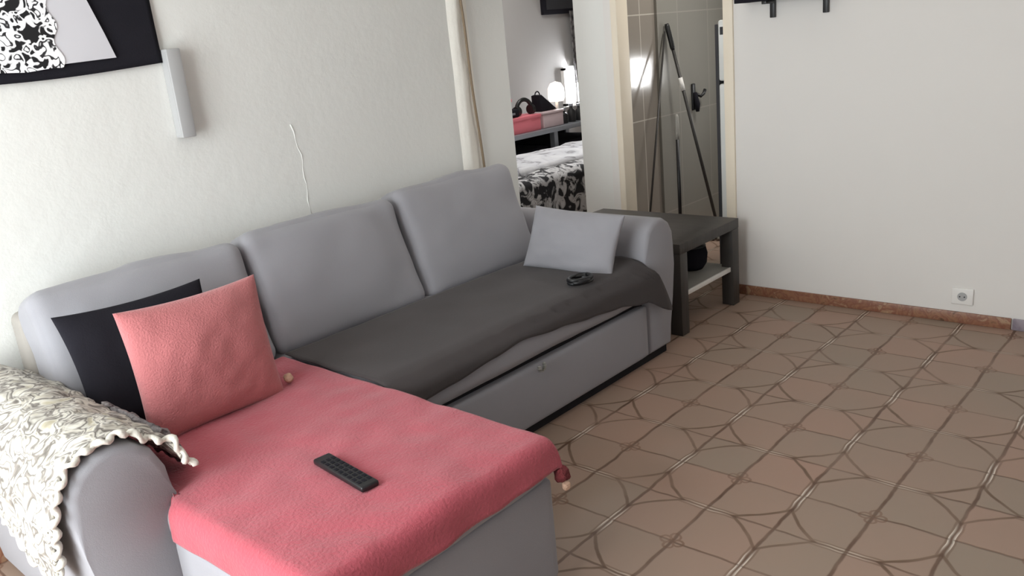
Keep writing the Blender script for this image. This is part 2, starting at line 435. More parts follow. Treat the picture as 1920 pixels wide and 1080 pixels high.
# raised plaster line and shallow ridge beside the doorway belong to the wall itself
pts = [(0.079 + 0.004 * math.sin(k * 1.7) + 0.026 * min(1, k / 4), YL + 0.0007, 1.19 - 0.36 * k / 12) for k in range(13)]
MB().tube(pts, [0.0035, 0.004] + [0.0018 + 0.0008 * (k % 3) for k in range(11)], 8).build('plaster_crack', M['wall'], wall_left)
prof = [(0.985, YL), (1.0, YL - 0.016), (1.02, YL - 0.026), (1.045, YL - 0.022), (1.08, YL - 0.012), (1.115, YL)]
def ridge(s, t):
    k = s * (len(prof) - 1); i = min(int(k), len(prof) - 2); f = k - i
    x = lerp(prof[i][0], prof[i + 1][0], f); y = lerp(prof[i][1], prof[i + 1][1], f)
    z = 0.05 + t * 2.4
    y += 0.006 * nz((x * 3, 0, z), 6, 2) * (0 if i in (0,) and f == 0 else 1)
    return Vector((x + 0.008 * nz((0, 0, z), 3, 9) - 0.0, min(y, YL), z))
MB().grid(ridge, 15, 60).build('plaster_ridge', M['pipe'], wall_left)

w = MB()
w.box(XR, XR + 0.1, YB, 0.90, 0, ZC)
w.box(XR, XR + 0.1, 0.90, 1.625, 2.1, ZC)
w.box(XR, XR + 0.1, 1.625, YL, 0, ZC)
struct(w.build('wall_right', M['wall_r'], smooth=False))
w = MB()
w.box(XR - 0.012, XR + 0.1, 0.90, 0.955, 0, 2.1, 0.006)
w.box(XR - 0.012, XR + 0.1, 1.585, 1.627, 0, 2.1, 0.006)
w.box(XR - 0.012, XR + 0.1, 0.90, 1.627, 2.045, 2.1, 0.006)
struct(w.build('door_frame_1', M['cream'], angle=40))
struct(MB().box(XR - 0.012, XR, -0.40, 0.90, 0, 0.052, 0.003).build('baseboard_right', M['marble'], angle=40))
struct(MB().box(XR - 0.012, XR, YB, -0.405, 0, 0.052, 0.003).build('baseboard_right_end', M['marble2'], angle=40))
struct(MB().box(XW, 1.365, YL - 0.012, YL, 0, 0.06, 0.003).build('baseboard_left', M['marble'], angle=40))

# walls beyond the frame, side opening for daylight, rear one added for frontal fill
w = MB()
w.box(XW - 0.1, XW, YB, -0.3, 0, ZC); w.box(XW - 0.1, XW, 1.55, YL, 0, ZC); w.box(XW - 0.1, XW, -0.3, 1.55, 2.2, ZC)
struct(w.build('wall_window_side', M['wall'], smooth=False))
w = MB()
w.box(XW - 0.1, -1.9, YB - 0.1, YB, 0, ZC); w.box(0.5, XR + 0.1, YB - 0.1, YB, 0, ZC); w.box(-1.9, 0.5, YB - 0.1, YB, 0, 0.9); w.box(-1.9, 0.5, YB - 0.1, YB, 2.2, ZC)
struct(w.build('wall_behind', M['rear'], smooth=False))
w = MB()
for y in (-0.3, 0.60, 1.50): w.box(XW - 0.06, XW - 0.01, y, y + 0.05, 0, 2.2)
w.box(XW - 0.06, XW - 0.01, -0.3, 1.55, 2.15, 2.2); w.box(XW - 0.06, XW - 0.01, -0.3, 1.55, 0, 0.05)
struct(w.build('window_1', M['white'], smooth=False))
w = MB()
for x in (-1.9, -0.72, 0.45): w.box(x, x + 0.05, YB - 0.06, YB - 0.01, 0.9, 2.2)
w.box(-1.9, 0.5, YB - 0.06, YB - 0.01, 0.9, 0.95); w.box(-1.9, 0.5, YB - 0.06, YB - 0.01, 2.15, 2.2)
struct(w.build('added_rear_window', M['white'], smooth=False))  # unseen frame, added with the rear fill light

# bedroom shell (behind the left wall) and tiled room shell (behind the right wall)
w = MB()
w.box(0.9, 5.2, 3.62, 3.72, 0, ZC)
struct(w.build('wall_bedroom_far', M['grey_wall'], smooth=False))
struct(MB().box(0.8, 0.9, YL + 0.1, 3.72, 0, ZC).build('wall_bedroom_near', M['grey_wall'], smooth=False))
struct(MB().box(5.1, 5.2, 1.93, 3.72, 0, ZC).build('wall_bedroom_end', M['grey_wall'], smooth=False))
struct(MB().box(XR + 0.102, 5.2, 1.88, 1.93, 0, ZC).build('wall_kitchen_side', M['tiles'], smooth=False))
struct(MB().box(3.03, 4.0, 1.86, 1.88, 0, ZC).build('wall_kitchen_panel', M['tiles2'], smooth=False))
w = MB()
w.box(4.0, 4.1, 0.2, 0.97, 0, ZC); w.box(4.0, 4.1, 1.22, 1.88, 0, ZC); w.box(4.0, 4.1, 0.97, 1.22, 0, 0.96); w.box(4.0, 4.1, 0.97, 1.22, 1.20, ZC)
struct(w.build('wall_kitchen_back', M['tiles2'], smooth=False))
w = MB(); w.box(3.99, 4.03, 0.96, 0.985, 0.94, 1.22).box(3.99, 4.03, 1.205, 1.23, 0.94, 1.22).box(3.99, 4.03, 0.96, 1.23, 0.94, 0.965).box(3.99, 4.03, 0.96, 1.23, 1.195, 1.22)
struct(w.build('added_glare_window', M['white'], smooth=False))  # unseen window, added to put a glare on the side tiles
struct(MB().box(XR + 0.1, 4.1, 0.1, 0.2, 0, ZC).build('wall_kitchen_end', M['tiles2'], smooth=False))

# ------------------------------------------------------------------ sofa
sofa = thing('corner_sofa', (0.1, 1.1, 0), 'large light grey fabric corner sofa with chaise along the white wall', 'sofa')
XI0, XI1 = -1.05, 1.115       # inner faces of the arms
SEAM = -0.345                 # seam between chaise and bench seat
FS = M['sofa']

def arm_profile(inner, sgn):
    q = [(0.0, 0.035), (0.0, 0.46), (0.006, 0.53), (0.03, 0.585), (0.07, 0.617), (0.115, 0.628), (0.16, 0.622), (0.203, 0.596), (0.232, 0.55), (0.238, 0.49), (0.226, 0.40), (0.205, 0.25), (0.185, 0.035)]
    return [(inner + sgn * a, z) for a, z in q]
def arm(inner, sgn, y0, name):
    m = MB().prism(arm_profile(inner, sgn), 'y', y0, 1.655, 0.022, 4)
    return m.build('armrest', FS, sofa, angle=50)
arm(XI0, -1, 0.715, 'l'); arm(XI1, 1, 0.775, 'r')
MB().box(XI0 + 0.005, XI1 - 0.005, 1.545, 1.655, 0.035, 0.775, 0.03, 4).build('back_frame', M['frame'], sofa, angle=50)
# bench: drawer front, carcass, seat cushion
MB().box(SEAM + 0.02, XI1 - 0.004, 0.80, 1.55, 0.05, 0.29, 0.008).build('bench_base', M['sofa_dark'], sofa, angle=50)  # dark colour paints the shade seen through the drawer gaps
dr = MB().softbox(Matrix.Translation(((SEAM + XI1 - 0.012) / 2 + 0.008, 0.79, 0.160)), XI1 - SEAM - 0.044, 0.05, 0.230, 0.012, 14, {'-y': 0.006}).build('drawer_front', FS, sofa)
pts = [(0.348 + 0.022 * math.cos(t), 0.757 - 0.012 * math.sin(t / 2), 0.277 + 0.0 + 0.026 * math.sin(-t)) for t in [math.pi * k / 10 for k in range(11)]]
tab = MB()
for k in range(10):
    p, q = Vector(pts[k]), Vector(pts[k + 1]); d = Vector((0.004, -0.012, 0.0))
    v = [tab.bm.verts.new(x) for x in (p, q, q + Vector((0, -0.016, 0.004)), p + Vector((0, -0.016, 0.004)))]
    tab.bm.faces.new(v)
tb = tab.build('pull_tab', M['shelfw'], dr, solid=0.003)
tb['label'] = 'pale fabric pull loop'
seat = MB().softbox(Matrix.Translation(((SEAM + XI1) / 2, 1.155, 0.366)), XI1 - SEAM - 0.006, 0.80, 0.145, 0.045, 26, {'+z': 0.012, '-y': 0.01}, 0.004, 4, 1.0).build('seat_cushion', FS, sofa)
# chaise: box, cushion
MB().softbox(Matrix.Translation(((XI0 + SEAM) / 2 - 0.02, 0.835, 0.195)), SEAM - XI0 + 0.02, 1.43, 0.30, 0.02, 22, {'-y': 0.006}).build('chaise_base', FS, sofa)
MB().softbox(Matrix.Translation(((XI0 + SEAM) / 2 - 0.02, 0.835, 0.385)), SEAM - XI0 + 0.028, 1.45, 0.115, 0.05, 28, {'+z': 0.008}, 0.004, 4, 5.0).build('chaise_cushion', FS, sofa)
MB().box(XI0 + 0.0, SEAM - 0.012, 0.135, 1.5, 0.0, 0.06).build('shade_plinth', M['sofa_dark'], sofa, smooth=False)  # recessed base, coloured near-black for the shadow under the sofa
MB().box(SEAM + 0.0, XI1 + 0.165, 0.795, 1.6, 0.0, 0.06).build('shade_plinth', M['sofa_dark'], sofa, smooth=False)
MB().box(XI0 - 0.165, XI0 + 0.03, 0.735, 1.6, 0.0, 0.06).build('shade_plinth', M['sofa_dark'], sofa, smooth=False)
# three loose-filled back cushions leaning on the frame
def back_cushion(x0, x1, zt, lean, seed, yb=1.325):
    wd = x1 - x0; h = zt - 0.44
    base = Vector(((x0 + x1) / 2, yb, 0.44))
    up = Vector((0.0, math.sin(lean), math.cos(lean))); out = Vector((0, math.cos(lean), -math.sin(lean)))
    Mx = frame(base + up * (h / 2 / math.cos(lean) * 0.985) + out * 0.085, (1, 0, 0), out)
    # local: x along the sofa, y = away from sitter, z = up
    o = MB().softbox(Mx, wd, 0.17, h / math.cos(lean), 0.048, 26, {'-y': 0.035, '+z': 0.012}, 0.009, 5, seed).build('back_cushion', FS, sofa)
    return o
back_cushion(-1.040, -0.343, 0.862, math.radians(18), 11)
back_cushion(-0.331, 0.368, 0.874, math.radians(18), 17)
back_cushion(0.380, 1.085, 0.892, math.radians(18), 23)

# ------------------------------------------------------------------ throws and cushions on the sofa
# dark grey cover on the bench seat
ZS = 0.455
hang = [(-0.36, 0.055), (-0.1, 0.042), (0.1, 0.022), (0.25, 0.010), (0.45, 0.028), (0.65, 0.05), (0.85, 0.07), (1.0, 0.10), (1.12, 0.20)]
def cover(s, t):
    x = lerp(SEAM + 0.004, XI1 - 0.008, s)
    H = interp(hang, x)
    flat = 1.31 - 0.775; tot = flat + 0.02 + H
    d = t * tot
    bump = 0.004 * nz((x, d, 0), 6, 4) + 0.022 * max(0, (x - 0.93) / 0.18) ** 2 * max(0, 1 - abs(d - flat + 0.12) / 0.2)
    if d < flat:
        p = Vector((x, 1.31 - d, ZS + bump + 0.003 * math.sin(x * 3)))
        e = max(0, (d - flat + 0.06) / 0.06)
        p.z -= 0.014 * e * e
    else:
        h = d - flat
        a = min(1.0, h / 0.03)
        k = max(0.0, (x - 0.86) / 0.25)
        p = Vector((x + 0.135 * k * k * min(1, h / 0.2) ** 0.75, 0.775 - 0.034 * math.sin(a * math.pi / 2), ZS - 0.014 + bump * (1 - a) - h * (0.6 + 0.4 * a) - 0.008))
        p.y -= 0.006 * math.sin(x * 21) * a * (h / 0.1) * 0.5 + 0.012 * k * a
    return p
tag(MB().grid(cover, 90, 60).build('seat_cover', M['throw'], solid=0.006), 'dark grey cloth spread over the sofa seat, corner flapping over the right arm', 'throw')

# pink fleece blanket over the chaise
ZP = 0.456
X0B, X1B, Y0B, Y1B = XI0 - 0.034, SEAM - 0.006, 0.115, 1.30
def bend(over, r=0.04):
    """arc then straight drop: (sideways, down)"""
    if over <= 0: return 0.0, 0.0
    L_ = r * math.pi / 2
    if over < L_:
        a = over / r
        return r * math.sin(a), r * (1 - math.cos(a))
    return r, r + over - L_
def blanket(s, t):
    a = lerp(X0B - 0.085, X1B + 0.035, s)
    b = lerp(Y0B - 0.070 - 0.012 * (1 - s), Y1B, t)
    xi0 = X0B + 0.03; xi1 = X1B - 0.012; yi = Y0B + 0.03
    # beside the arm (y > 0.7) the left edge tucks down against the arm instead of hanging outside it
    tuck = min(1.0, max(0.0, (b - 0.69) / 0.035))
    ox, dx = bend(max(0, xi0 - a)); px, qx = bend(max(0, a - xi1), 0.02); oy, dy = bend(max(0, yi - b))
    over = max(0, xi0 - a)
    x = min(max(a, xi0), xi1) - ox + px
    dxx = dx
    if tuck > 0 and over > 0:
        x = lerp(x, xi0 + 0.030 - min(0.03, over * 0.35), tuck); dxx = lerp(dx, -0.03 * min(1, over / 0.1), tuck)
    y = max(b, yi) - oy
    drop = max(dxx, dy) + 0.35 * min(max(dxx, 0), dy) + qx
    z = ZP - drop
    p = Vector((x, y, z))
    n = 0.006 * nz((a, b, 0), 5, 3) + 0.004 * nz((a, b, 0), 13, 8)
    p.z += n
    if drop > 0.03:
        f = min(1, (drop - 0.03) / 0.08)
        if over > 0: p.x -= f * 0.016 * (0.5 + nz((a, b, 0), 9, 21)) * (1 - tuck)
        if yi - b > 0: p.y -= f * (0.014 + 0.02 * nz((a, b, 0), 8, 5))
    return p
bl = thing('fleece_blanket', (-0.7, 0.7, 0.45), 'pink fleece blanket spread over the chaise end of the grey sofa', 'blanket')
MB().grid(blanket, 110, 150).build('fleece', M['pink'], bl, solid=0.01)
def tuft(loc, r, mat, name, parent, lab=None):
    m = MB()
    m.lathe([(r * math.sin(math.pi * k / 10), -r * math.cos(math.pi * k / 10)) for k in range(11)], loc, 18)
    for v in m.bm.verts: v.co += (v.co - Vector(loc)) * 0.3 * nz(v.co, 90)
    o = m.build(name, mat, parent)
    if lab: o['label'] = lab
    return o
tuft((-0.349, 0.095, 0.355), 0.021, M['darkred'], 'corner_tassel', bl, 'dark red tassel at the blanket front corner')
tuft((-0.349, 0.085, 0.327), 0.012, M['bead'], 'tassel_bead', bl, 'beige bead under the dark red tassel')
tuft((-0.497, 1.055, 0.478), 0.015, M['bead'], 'tassel_bead', bl, 'beige bead by the pink cushion corner')

# cushions
Mx = frame((-0.738, 1.072, 0.630), (1, 0.02, -0.02), (0.02, 0.17, 0.98))
tag(MB().pillow(Mx, 0.435, 0.385, 0.16, 34, 0.065, 0.005, 3).build('throw_cushion', M['pinkc']), 'salmon pink knitted cushion propped upright on the pink blanket', 'cushion')
Mx = frame((-0.808, 1.263, 0.622), (1, 0.0, -0.02), (0.0, 0.36, 0.93))
tag(MB().pillow(Mx, 0.45, 0.375, 0.09, 30, 0.075, 0.004, 6).build('throw_cushion', M['black']), 'black cushion half hidden behind the salmon pink cushion', 'cushion')
Mx = frame((0.947, 1.03, 0.573), (0.10, -1, -0.06), (0.42, 0.05, 0.9))
tag(MB().pillow(Mx, 0.445, 0.275, 0.12, 30, 0.05, 0.008, 9).build('throw_cushion', FS), 'light grey cushion leaning on the right arm of the sofa', 'cushion')

# remote control
rm = thing('remote_control', (-0.770, 0.418, 0.462), 'slim black remote control lying on the pink blanket', 'remote control')
RX = Matrix.Translation((-0.770, 0.418, 0.4665)) @ Matrix.Rotation(math.radians(-6), 4, 'Z')
m = MB().box(-0.024, 0.024, -0.112, 0.112, -0.0075, 0.0075, 0.005, 3)
for v in m.bm.verts: v.co = RX @ v.co
m.build('body', M['blackp'], rm, angle=50)
m = MB()
for i in range(3):
    for j in range(9):
        x = -0.014 + i * 0.014; y = -0.085 + j * 0.02
        m.box(x - 0.0045, x + 0.0045, y - 0.006, y + 0.006, 0.0065, 0.0085)
for v in m.bm.verts: v.co = RX @ v.co
m.build('keypad', M['black'], rm, smooth=False)

# small black coil on the seat cover
m = MB()
pts = []
for k in range(97):
    t = 2 * math.pi * k / 24
    r = 0.040 + 0.004 * math.sin(k * 0.7)
    pts.append((0.745 + r * math.cos(t) * 1.25, 0.847 + r * math.sin(t), 0.4735 + 0.0045 * k / 24))
m.tube(pts, 0.0075, 8)
tag(m.build('coiled_strap', M['blackp']), 'small coiled black strap lying on the dark seat cover by the grey cushion', 'strap')

# chunky throw over the left arm
kn = thing('knitted_throw', (-1.17, 1.2, 0.62), 'cream and grey chunky patterned throw draped over the left sofa arm', 'throw')
prof = arm_profile(XI0, -1)
path = [Vector((x, 0, z)) for x, z in prof]
path = [Vector((XI0 + 0.035, 0, 0.50)), Vector((XI0 + 0.012, 0, 0.53)), Vector((XI0 + 0.0, 0, 0.57))] + path[3:]
# outside it hangs straight instead of following the taper
path = path[:9] + [Vector((XI0 - 0.246, 0, 0.48)), Vector((XI0 - 0.245, 0, 0.40)), Vector((XI0 - 0.243, 0, 0.30))]
def along(u):
    L_ = [0]
    for p, q in zip(path, path[1:]): L_.append(L_[-1] + (q - p).length)
    d = u * L_[-1]
    for i in range(len(path) - 1):
        if d <= L_[i + 1] or i == len(path) - 2:
            f = (d - L_[i]) / (L_[i + 1] - L_[i]); p = path[i].lerp(path[i + 1], f)
            t = (path[i + 1] - path[i]).normalized(); return p, Vector((t.z, 0, -t.x))
C0 = Vector((XI0 - 0.115, 0, 0.45))
def knitf(u, t):
    front = 0.735 + 0.10 * max(0, (u - 0.72) / 0.28) ** 1.3 - 0.02 * max(0, 1 - u / 0.25)
    y = lerp(front, 1.60, t)
    lim = 0.80 + 0.20 * (0.55 + 0.45 * math.cos((y - 0.8) * 8.0)) if t > 0.02 else 0.95
    p, n = along(u * lim)
    n = (p - C0); n.y = 0; n.normalize()
    off = 0.016 + 0.010 * nz((p.x * 2, y * 2.5, p.z * 2), 8, 2) + 0.006 * nz((p.x, y, p.z), 30, 7)
    p = p + n * off; p.y = y + 0.012 * nz((p.x, 0, p.z), 22, 5) * (1 - t)
    return p
MB().grid(knitf, 90, 110).build('knit_body', M['knit'], kn, solid=0.012)
m = MB(); pts = []
for k in range(161):
    u = k / 160
    p = knitf(u, 0.0); n = (p - C0); n.y = 0; n.normalize()
    sc = math.sin(k * 0.62)
    pts.append(p + n * (0.006 + 0.005 * sc) + Vector((0, -0.010 - 0.007 * math.cos(k * 0.62), 0)))
m.tube(pts, [0.0075 + 0.002 * math.sin(k * 0.9) for k in range(161)], 8)
e = m.build('scalloped_edge', M['edge'], kn); e['label'] = 'white scalloped edge of the throw'
m = MB(); pts = []
for k in range(121):
    t = k / 120
    p = knitf(1.0, t); pts.append(p + Vector((-0.006, 0, -0.008 + 0.006 * math.sin(k * 0.8))))
m.tube(pts, [0.0075 + 0.002 * math.sin(k * 0.9) for k in range(121)], 8)
m.build('scalloped_edge', M['edge'], kn)['label'] = 'white scalloped edge of the throw'
m = MB()
def fring(u, t):
    y = lerp(0.80, 1.12, t); x = XI0 + 0.02 + 0.05 * u
    return Vector((x + 0.01 * nz((0, y, u), 20), y, 0.575 - 0.10 * u ** 1.5 + 0.012 * nz((u, y, 0), 30)))
f = m.grid(fring, 10, 40).build('turned_edge', M['greyfur'], kn, solid=0.02); f['label'] = 'dark grey fuzzy turned-back inner edge'

# ------------------------------------------------------------------ coffee table behind the right arm
ct = thing('coffee_table', (1.755, 1.25, 0), 'low grey-brown wooden coffee table with a shelf in the corner beside the sofa', 'table')
TX0, TX1, TY0, TY1 = 1.47, 2.05, 0.82, 1.66
MB().box(TX0, TX1, TY0, TY1, 0.40, 0.45, 0.003).build('tabletop', M['table'], ct, angle=40)
for x in (TX0 + 0.001, TX1 - 0.066):
    for y in (TY0 + 0.001, TY1 - 0.066):
        MB().box(x, x + 0.065, y, y + 0.065, 0, 0.40, 0.002).build('leg', M['table'], ct, angle=40)
MB().box(TX0 + 0.02, TX1 - 0.02, TY0 + 0.02, TY1 - 0.03, 0.185, 0.203, 0.002).build('shelf', M['shelfw'], ct, angle=40)['label'] = 'pale grey lower shelf'
MB().box(TX0 + 0.07, TX1 - 0.07, TY0 + 0.012, TY0 + 0.02, 0.183, 0.206, 0.001).build('shelf_edge', M['white'], ct, angle=40)['label'] = 'white front edge of the lower shelf'
ctp = thing('round_pot', (1.90, 1.02, 0.203), 'dark round pot standing on the lower shelf of the coffee table', 'pot')
MB().lathe([(0, 0), (0.065, 0.0), (0.085, 0.03), (0.09, 0.08), (0.08, 0.12), (0.078, 0.12), (0.08, 0.03), (0, 0.02)], (1.90, 1.02, 0.204)).build('bowl', M['black'], ctp)
MB().lathe([(0.082, 0.118), (0.082, 0.124), (0.05, 0.14), (0.015, 0.15), (0.018, 0.165), (0, 0.17)], (1.90, 1.02, 0.204)).build('lid', M['blackp'], ctp)

# ------------------------------------------------------------------ on the walls
so = thing('wall_socket', (XR, -0.20, 0.125), 'white square power socket low on the plain white end wall', 'socket')
MB().box(XR - 0.010, XR, -0.245, -0.155, 0.088, 0.165, 0.004, 3).build('plate', M['white'], so, angle=40)
m = MB()
for v in [0]:
    m.prism([(-0.20 + 0.02 * math.cos(2 * math.pi * k / 24), 0.1265 + 0.02 * math.sin(2 * math.pi * k / 24)) for k in range(24)], 'x', XR - 0.0125, XR - 0.009)
m.build('outlet_well', M['box'], so, smooth=False)
m = MB()
for dy in (-0.0095, 0.0095):
    m.prism([(-0.20 + dy + 0.0032 * math.cos(2 * math.pi * k / 12), 0.1265 + 0.0032 * math.sin(2 * math.pi * k / 12)) for k in range(12)], 'x', XR - 0.0135, XR - 0.012)
m.build('pin_holes', M['blackp'], so, smooth=False)

sh = thing('wall_shelf', (XR, 0.59, 1.47), 'black wall shelf with two bracket ends high on the end wall', 'shelf')
MB().box(XR - 0.13, XR, 0.37, 0.83, 1.487, 1.512, 0.002).build('board', M['black'], sh, angle=40)
for y in (0.69, 0.435):
    MB().box(XR - 0.022, XR, y - 0.012, y + 0.012, 1.408, 1.62, 0.003).box(XR - 0.11, XR - 0.018, y - 0.012, y + 0.012, 1.472, 1.488, 0.003).build('bracket', M['blackp'], sh, angle=40)

bx = thing('wall_box', (-0.35, YL, 1.35), 'narrow pale grey box on the white wall beside the black hanging', 'box')
MB().box(-0.385, -0.335, YL - 0.05, YL, 1.205, 1.50, 0.004).build('casing', M['box'], bx, angle=40)
MB().box(-0.3855, -0.3845, YL - 0.042, YL - 0.008, 1.215, 1.49).build('side_cover', M['box'], bx, smooth=False)

# leopard hanging
hg = thing('fabric_hanging', (-0.85, YL, 1.75), 'black and white leopard print cloth hanging at the top of the left wall', 'wall hanging')
def cloth(s, t):
    x = lerp(-1.42, -0.388, s)
    zb = 1.455 + 0.004 * math.sin(s * 7) - 0.016 * math.sin(math.pi * s) * 0.5 - 0.02 * (1 - s)
    z = lerp(zb, 2.12, t)
    return Vector((x, YL - 0.008 - 0.006 * (1 + nz((x, 0, z), 4, 1)), z))
MB().grid(cloth, 60, 40).build('cloth', M['black'], hg, solid=0.003)
def on_cloth(poly, lift, name, mat, lab):
    m = MB()
    m.prism(poly, 'y', YL - 0.024 - lift, YL - 0.021 - lift)
    o = m.build(name, mat, hg, smooth=False); o['label'] = lab
on_cloth([(-0.72, 1.478), (-0.542, 1.486), (-0.563, 1.56), (-0.595, 1.66), (-0.64, 1.80), (-0.72, 2.0), (-0.74, 2.0), (-0.74, 1.7)], 0.0, 'pale_panel', M['panel'], 'pale grey panel of the print')
lp = []
for k in range(40):
    t = k / 39
    z = 1.468 + 0.42 * t
    lp.append((-0.712 + 0.010 * math.sin(t * 26) - 0.05 * max(0, t - 0.45), z))
lp = [(-1.12, 1.47), (-1.0, 1.462), (-0.9, 1.468), (-0.82, 1.463), (-0.74, 1.47)] + lp
lp += [(-0.74, 1.95), (-0.83, 2.0), (-0.95, 2.0), (-1.04, 1.94), (-1.10, 1.86), (-1.15, 1.7)]
on_cloth(lp, 0.003, 'leopard_figure', M['leopard'], 'white spotted leopard of the print')

# loose brown cord beside the doorway
pts = [(1.036 + 0.077 * t + 0.004 * math.sin(t * 9), YL - 0.030 + 0.012 * t - 0.004 * math.sin(t * 5), 1.75 - 0.95 * t) for t in [k / 24 for k in range(25)]]
tag(MB().tube(pts, 0.006, 8).build('hanging_cord', M['cord']), 'thin brown cord hanging down the white wall beside the bedroom doorway', 'cord')

# ------------------------------------------------------------------ bedroom seen through the doorway
bed = thing('bed', (2.6, 2.65, 0), 'bed with black and white floral cover seen through the doorway', 'bed')
MB().softbox(Matrix.Translation((2.75, 2.62, 0.40)), 1.9, 0.72, 0.34, 0.05, 26, {'+z': 0.02}, 0.014, 6, 2).build('bedspread', M['bedding'], bed)
MB().softbox(Matrix.Translation((2.75, 2.70, 0.575)), 1.86, 0.52, 0.07, 0.03, 26, {'+z': 0.02}, 0.016, 5, 7).build('sheet', M['sheet'], bed)['label'] = 'pale marbled sheet folded on top'
MB().box(1.85, 3.65, 2.3, 2.94, 0.12, 0.24).build('bed_base', M['black'], bed, smooth=False)
for x in (1.9, 3.56):
    for y in (2.32, 2.86): MB().box(x, x + 0.05, y, y + 0.05, 0, 0.12).build('leg', M['black'], bed, smooth=False)

dk = thing('metal_desk', (3.4, 3.3, 0), 'grey metal desk behind the bed crowded with pink and black things', 'desk')
MB().box(2.55, 4.2, 3.02, 3.58, 0.705, 0.74, 0.004).build('desktop', M['metal'], dk, angle=40)
for x in (2.58, 3.36, 4.12):
    for y in (3.04, 3.52): MB().box(x, x + 0.045, y, y + 0.045, 0, 0.705).build('leg', M['metal'], dk, smooth=False)
MB().box(2.6, 4.15, 3.535, 3.555, 0.25, 0.66).build('back_panel', M['black'], dk, smooth=False)
for k, (x0, x1, lab) in enumerate(((2.66, 3.33, 'black storage box under the metal desk, left of its middle leg'), (3.44, 4.08, 'black storage box under the metal desk, right of its middle leg'))):
    b = thing('storage_box', ((x0 + x1) / 2, 3.3, 0), lab, 'box', 'black storage boxes under the desk')
    MB().box(x0, x1, 3.1, 3.5, 0.0, 0.56, 0.01).build('body', M['black'], b, angle=40)
    MB().box(x0 - 0.008, x1 + 0.008, 3.092, 3.508, 0.55, 0.60, 0.01).build('lid', M['black'], b, angle=40)
pb = thing('gift_box', (3.07, 3.16, 0.74), 'bright pink box at the front edge of the metal desk', 'box')
MB().box(2.86, 3.235, 3.06, 3.24, 0.741, 0.845, 0.004).build('body', M['pinkbox'], pb, angle=40)
MB().box(2.855, 3.24, 3.055, 3.245, 0.835, 0.862, 0.004).build('lid', M['pinkbox'], pb, angle=40)
pb = thing('gift_box', (3.0, 3.36, 0.74), 'taller pink box at the back of the metal desk', 'box')
MB().box(2.80, 3.16, 3.28, 3.46, 0.741, 0.97, 0.004).build('body', M['pinkbox'], pb, angle=40)
MB().box(2.795, 3.165, 3.275, 3.465, 0.96, 0.985, 0.004).build('lid', M['pinkbox'], pb, angle=40)
hp = thing('headphones', (3.13, 3.15, 0.863), 'black headphones lying on the bright pink box', 'headphones')
pts = [(3.13 + 0.085 * math.cos(t), 3.13, 0.905 + 0.075 * math.sin(t)) for t in [math.pi * k / 18 for k in range(-2, 21)]]
MB().tube(pts, 0.016, 8).build('headband', M['blackp'], hp)
for sg in (-1, 1):
    MB().tube([(3.13 + sg * 0.065, 3.13, 0.90), (3.13 + sg * 0.10, 3.13, 0.90)], 0.036, 16).build('ear_cup', M['blackp'], hp, angle=40)
bg = thing('case', (2.95, 3.15, 0.863), 'flat black case on the bright pink box beside the headphones', 'case')
MB().box(2.86, 3.02, 3.08, 3.22, 0.863, 0.925, 0.012, 3).build('shell', M['black'], bg, angle=40)
MB().box(2.92, 2.96, 3.07, 3.082, 0.885, 0.90, 0.002).build('clasp', M['metal'], bg, angle=40)
cb = thing('clear_box', (3.39, 3.14, 0.74), 'pale frosted pink plastic box in the middle of the metal desk', 'box')
MB().box(3.27, 3.52, 3.06, 3.24, 0.741, 0.845, 0.008, 3).build('body', M['clearbox'], cb, angle=40)
MB().box(3.265, 3.525, 3.055, 3.245, 0.845, 0.865, 0.006).build('lid', M['clearbox'], cb, angle=40)
hb = thing('handbag', (3.40, 3.16, 0.866), 'small black peaked bag on top of the frosted box', 'bag')
MB().prism([(3.31, 0.867), (3.51, 0.867), (3.33, 0.995), (3.305, 0.99)], 'y', 3.11, 3.2, 0.006).build('body', M['black'], hb, angle=40)
MB().tube([(3.33 + 0.03 * math.cos(t), 3.155, 0.985 + 0.035 * math.sin(t)) for t in [math.pi * k / 10 for k in range(11)]], 0.005, 6).build('handle', M['black'], hb)
for k, (x, h, lab) in enumerate(((3.60, 0.10, 'shorter dark bottle standing on the right of the metal desk'), (3.70, 0.125, 'taller dark bottle at the right of the metal desk'), (3.80, 0.115, 'dark bottle furthest right on the metal desk'))):
    j = thing('bottle', (x, 3.12, 0.74), lab, 'bottle', 'dark bottles on the desk')
    MB().lathe([(0, 0), (0.032, 0), (0.034, 0.01), (0.034, h * 0.7), (0.014, h * 0.85), (0.014, h), (0, h)], (x, 3.12, 0.741), 16).build('body', M['blackp'], j, angle=50)
    MB().lathe([(0, h), (0.017, h), (0.017, h + 0.02), (0, h + 0.02)], (x, 3.12, 0.741), 16).build('cap', M['metal'], j, angle=50)
lm = thing('table_lamp', (3.87, 3.40, 0.74), 'small white table lamp glowing on the metal desk', 'lamp')
MB().lathe([(0, 0), (0.05, 0), (0.05, 0.012), (0.012, 0.02), (0.012, 0.17), (0, 0.17)], (3.87, 3.40, 0.741), 18).build('base', M['white'], lm, angle=50)
MB().lathe([(0.06, 0.15), (0.072, 0.18), (0.068, 0.26), (0.045, 0.30), (0, 0.315)], (3.87, 3.40, 0.741), 20).build('lamp_shade', M['lampshade'], lm)
w3 = MB().box(4.26, 4.62, 3.60, 3.62, 0.83, 1.12).build('window_3', M['daylight'], smooth=False); struct(w3)
m = MB()
for x in (4.235, 4.38, 4.61): m.box(x, x + 0.03, 3.585, 3.62, 0.81, 1.14)
m.box(4.235, 4.64, 3.585, 3.62, 0.80, 0.83).box(4.235, 4.64, 3.585, 3.62, 1.12, 1.15)
m.build('window_frame', M['white'], w3, smooth=False)
tv = thing('framed_picture', (4.3, 3.62, 1.9), 'dark framed picture high on the grey bedroom wall', 'picture')
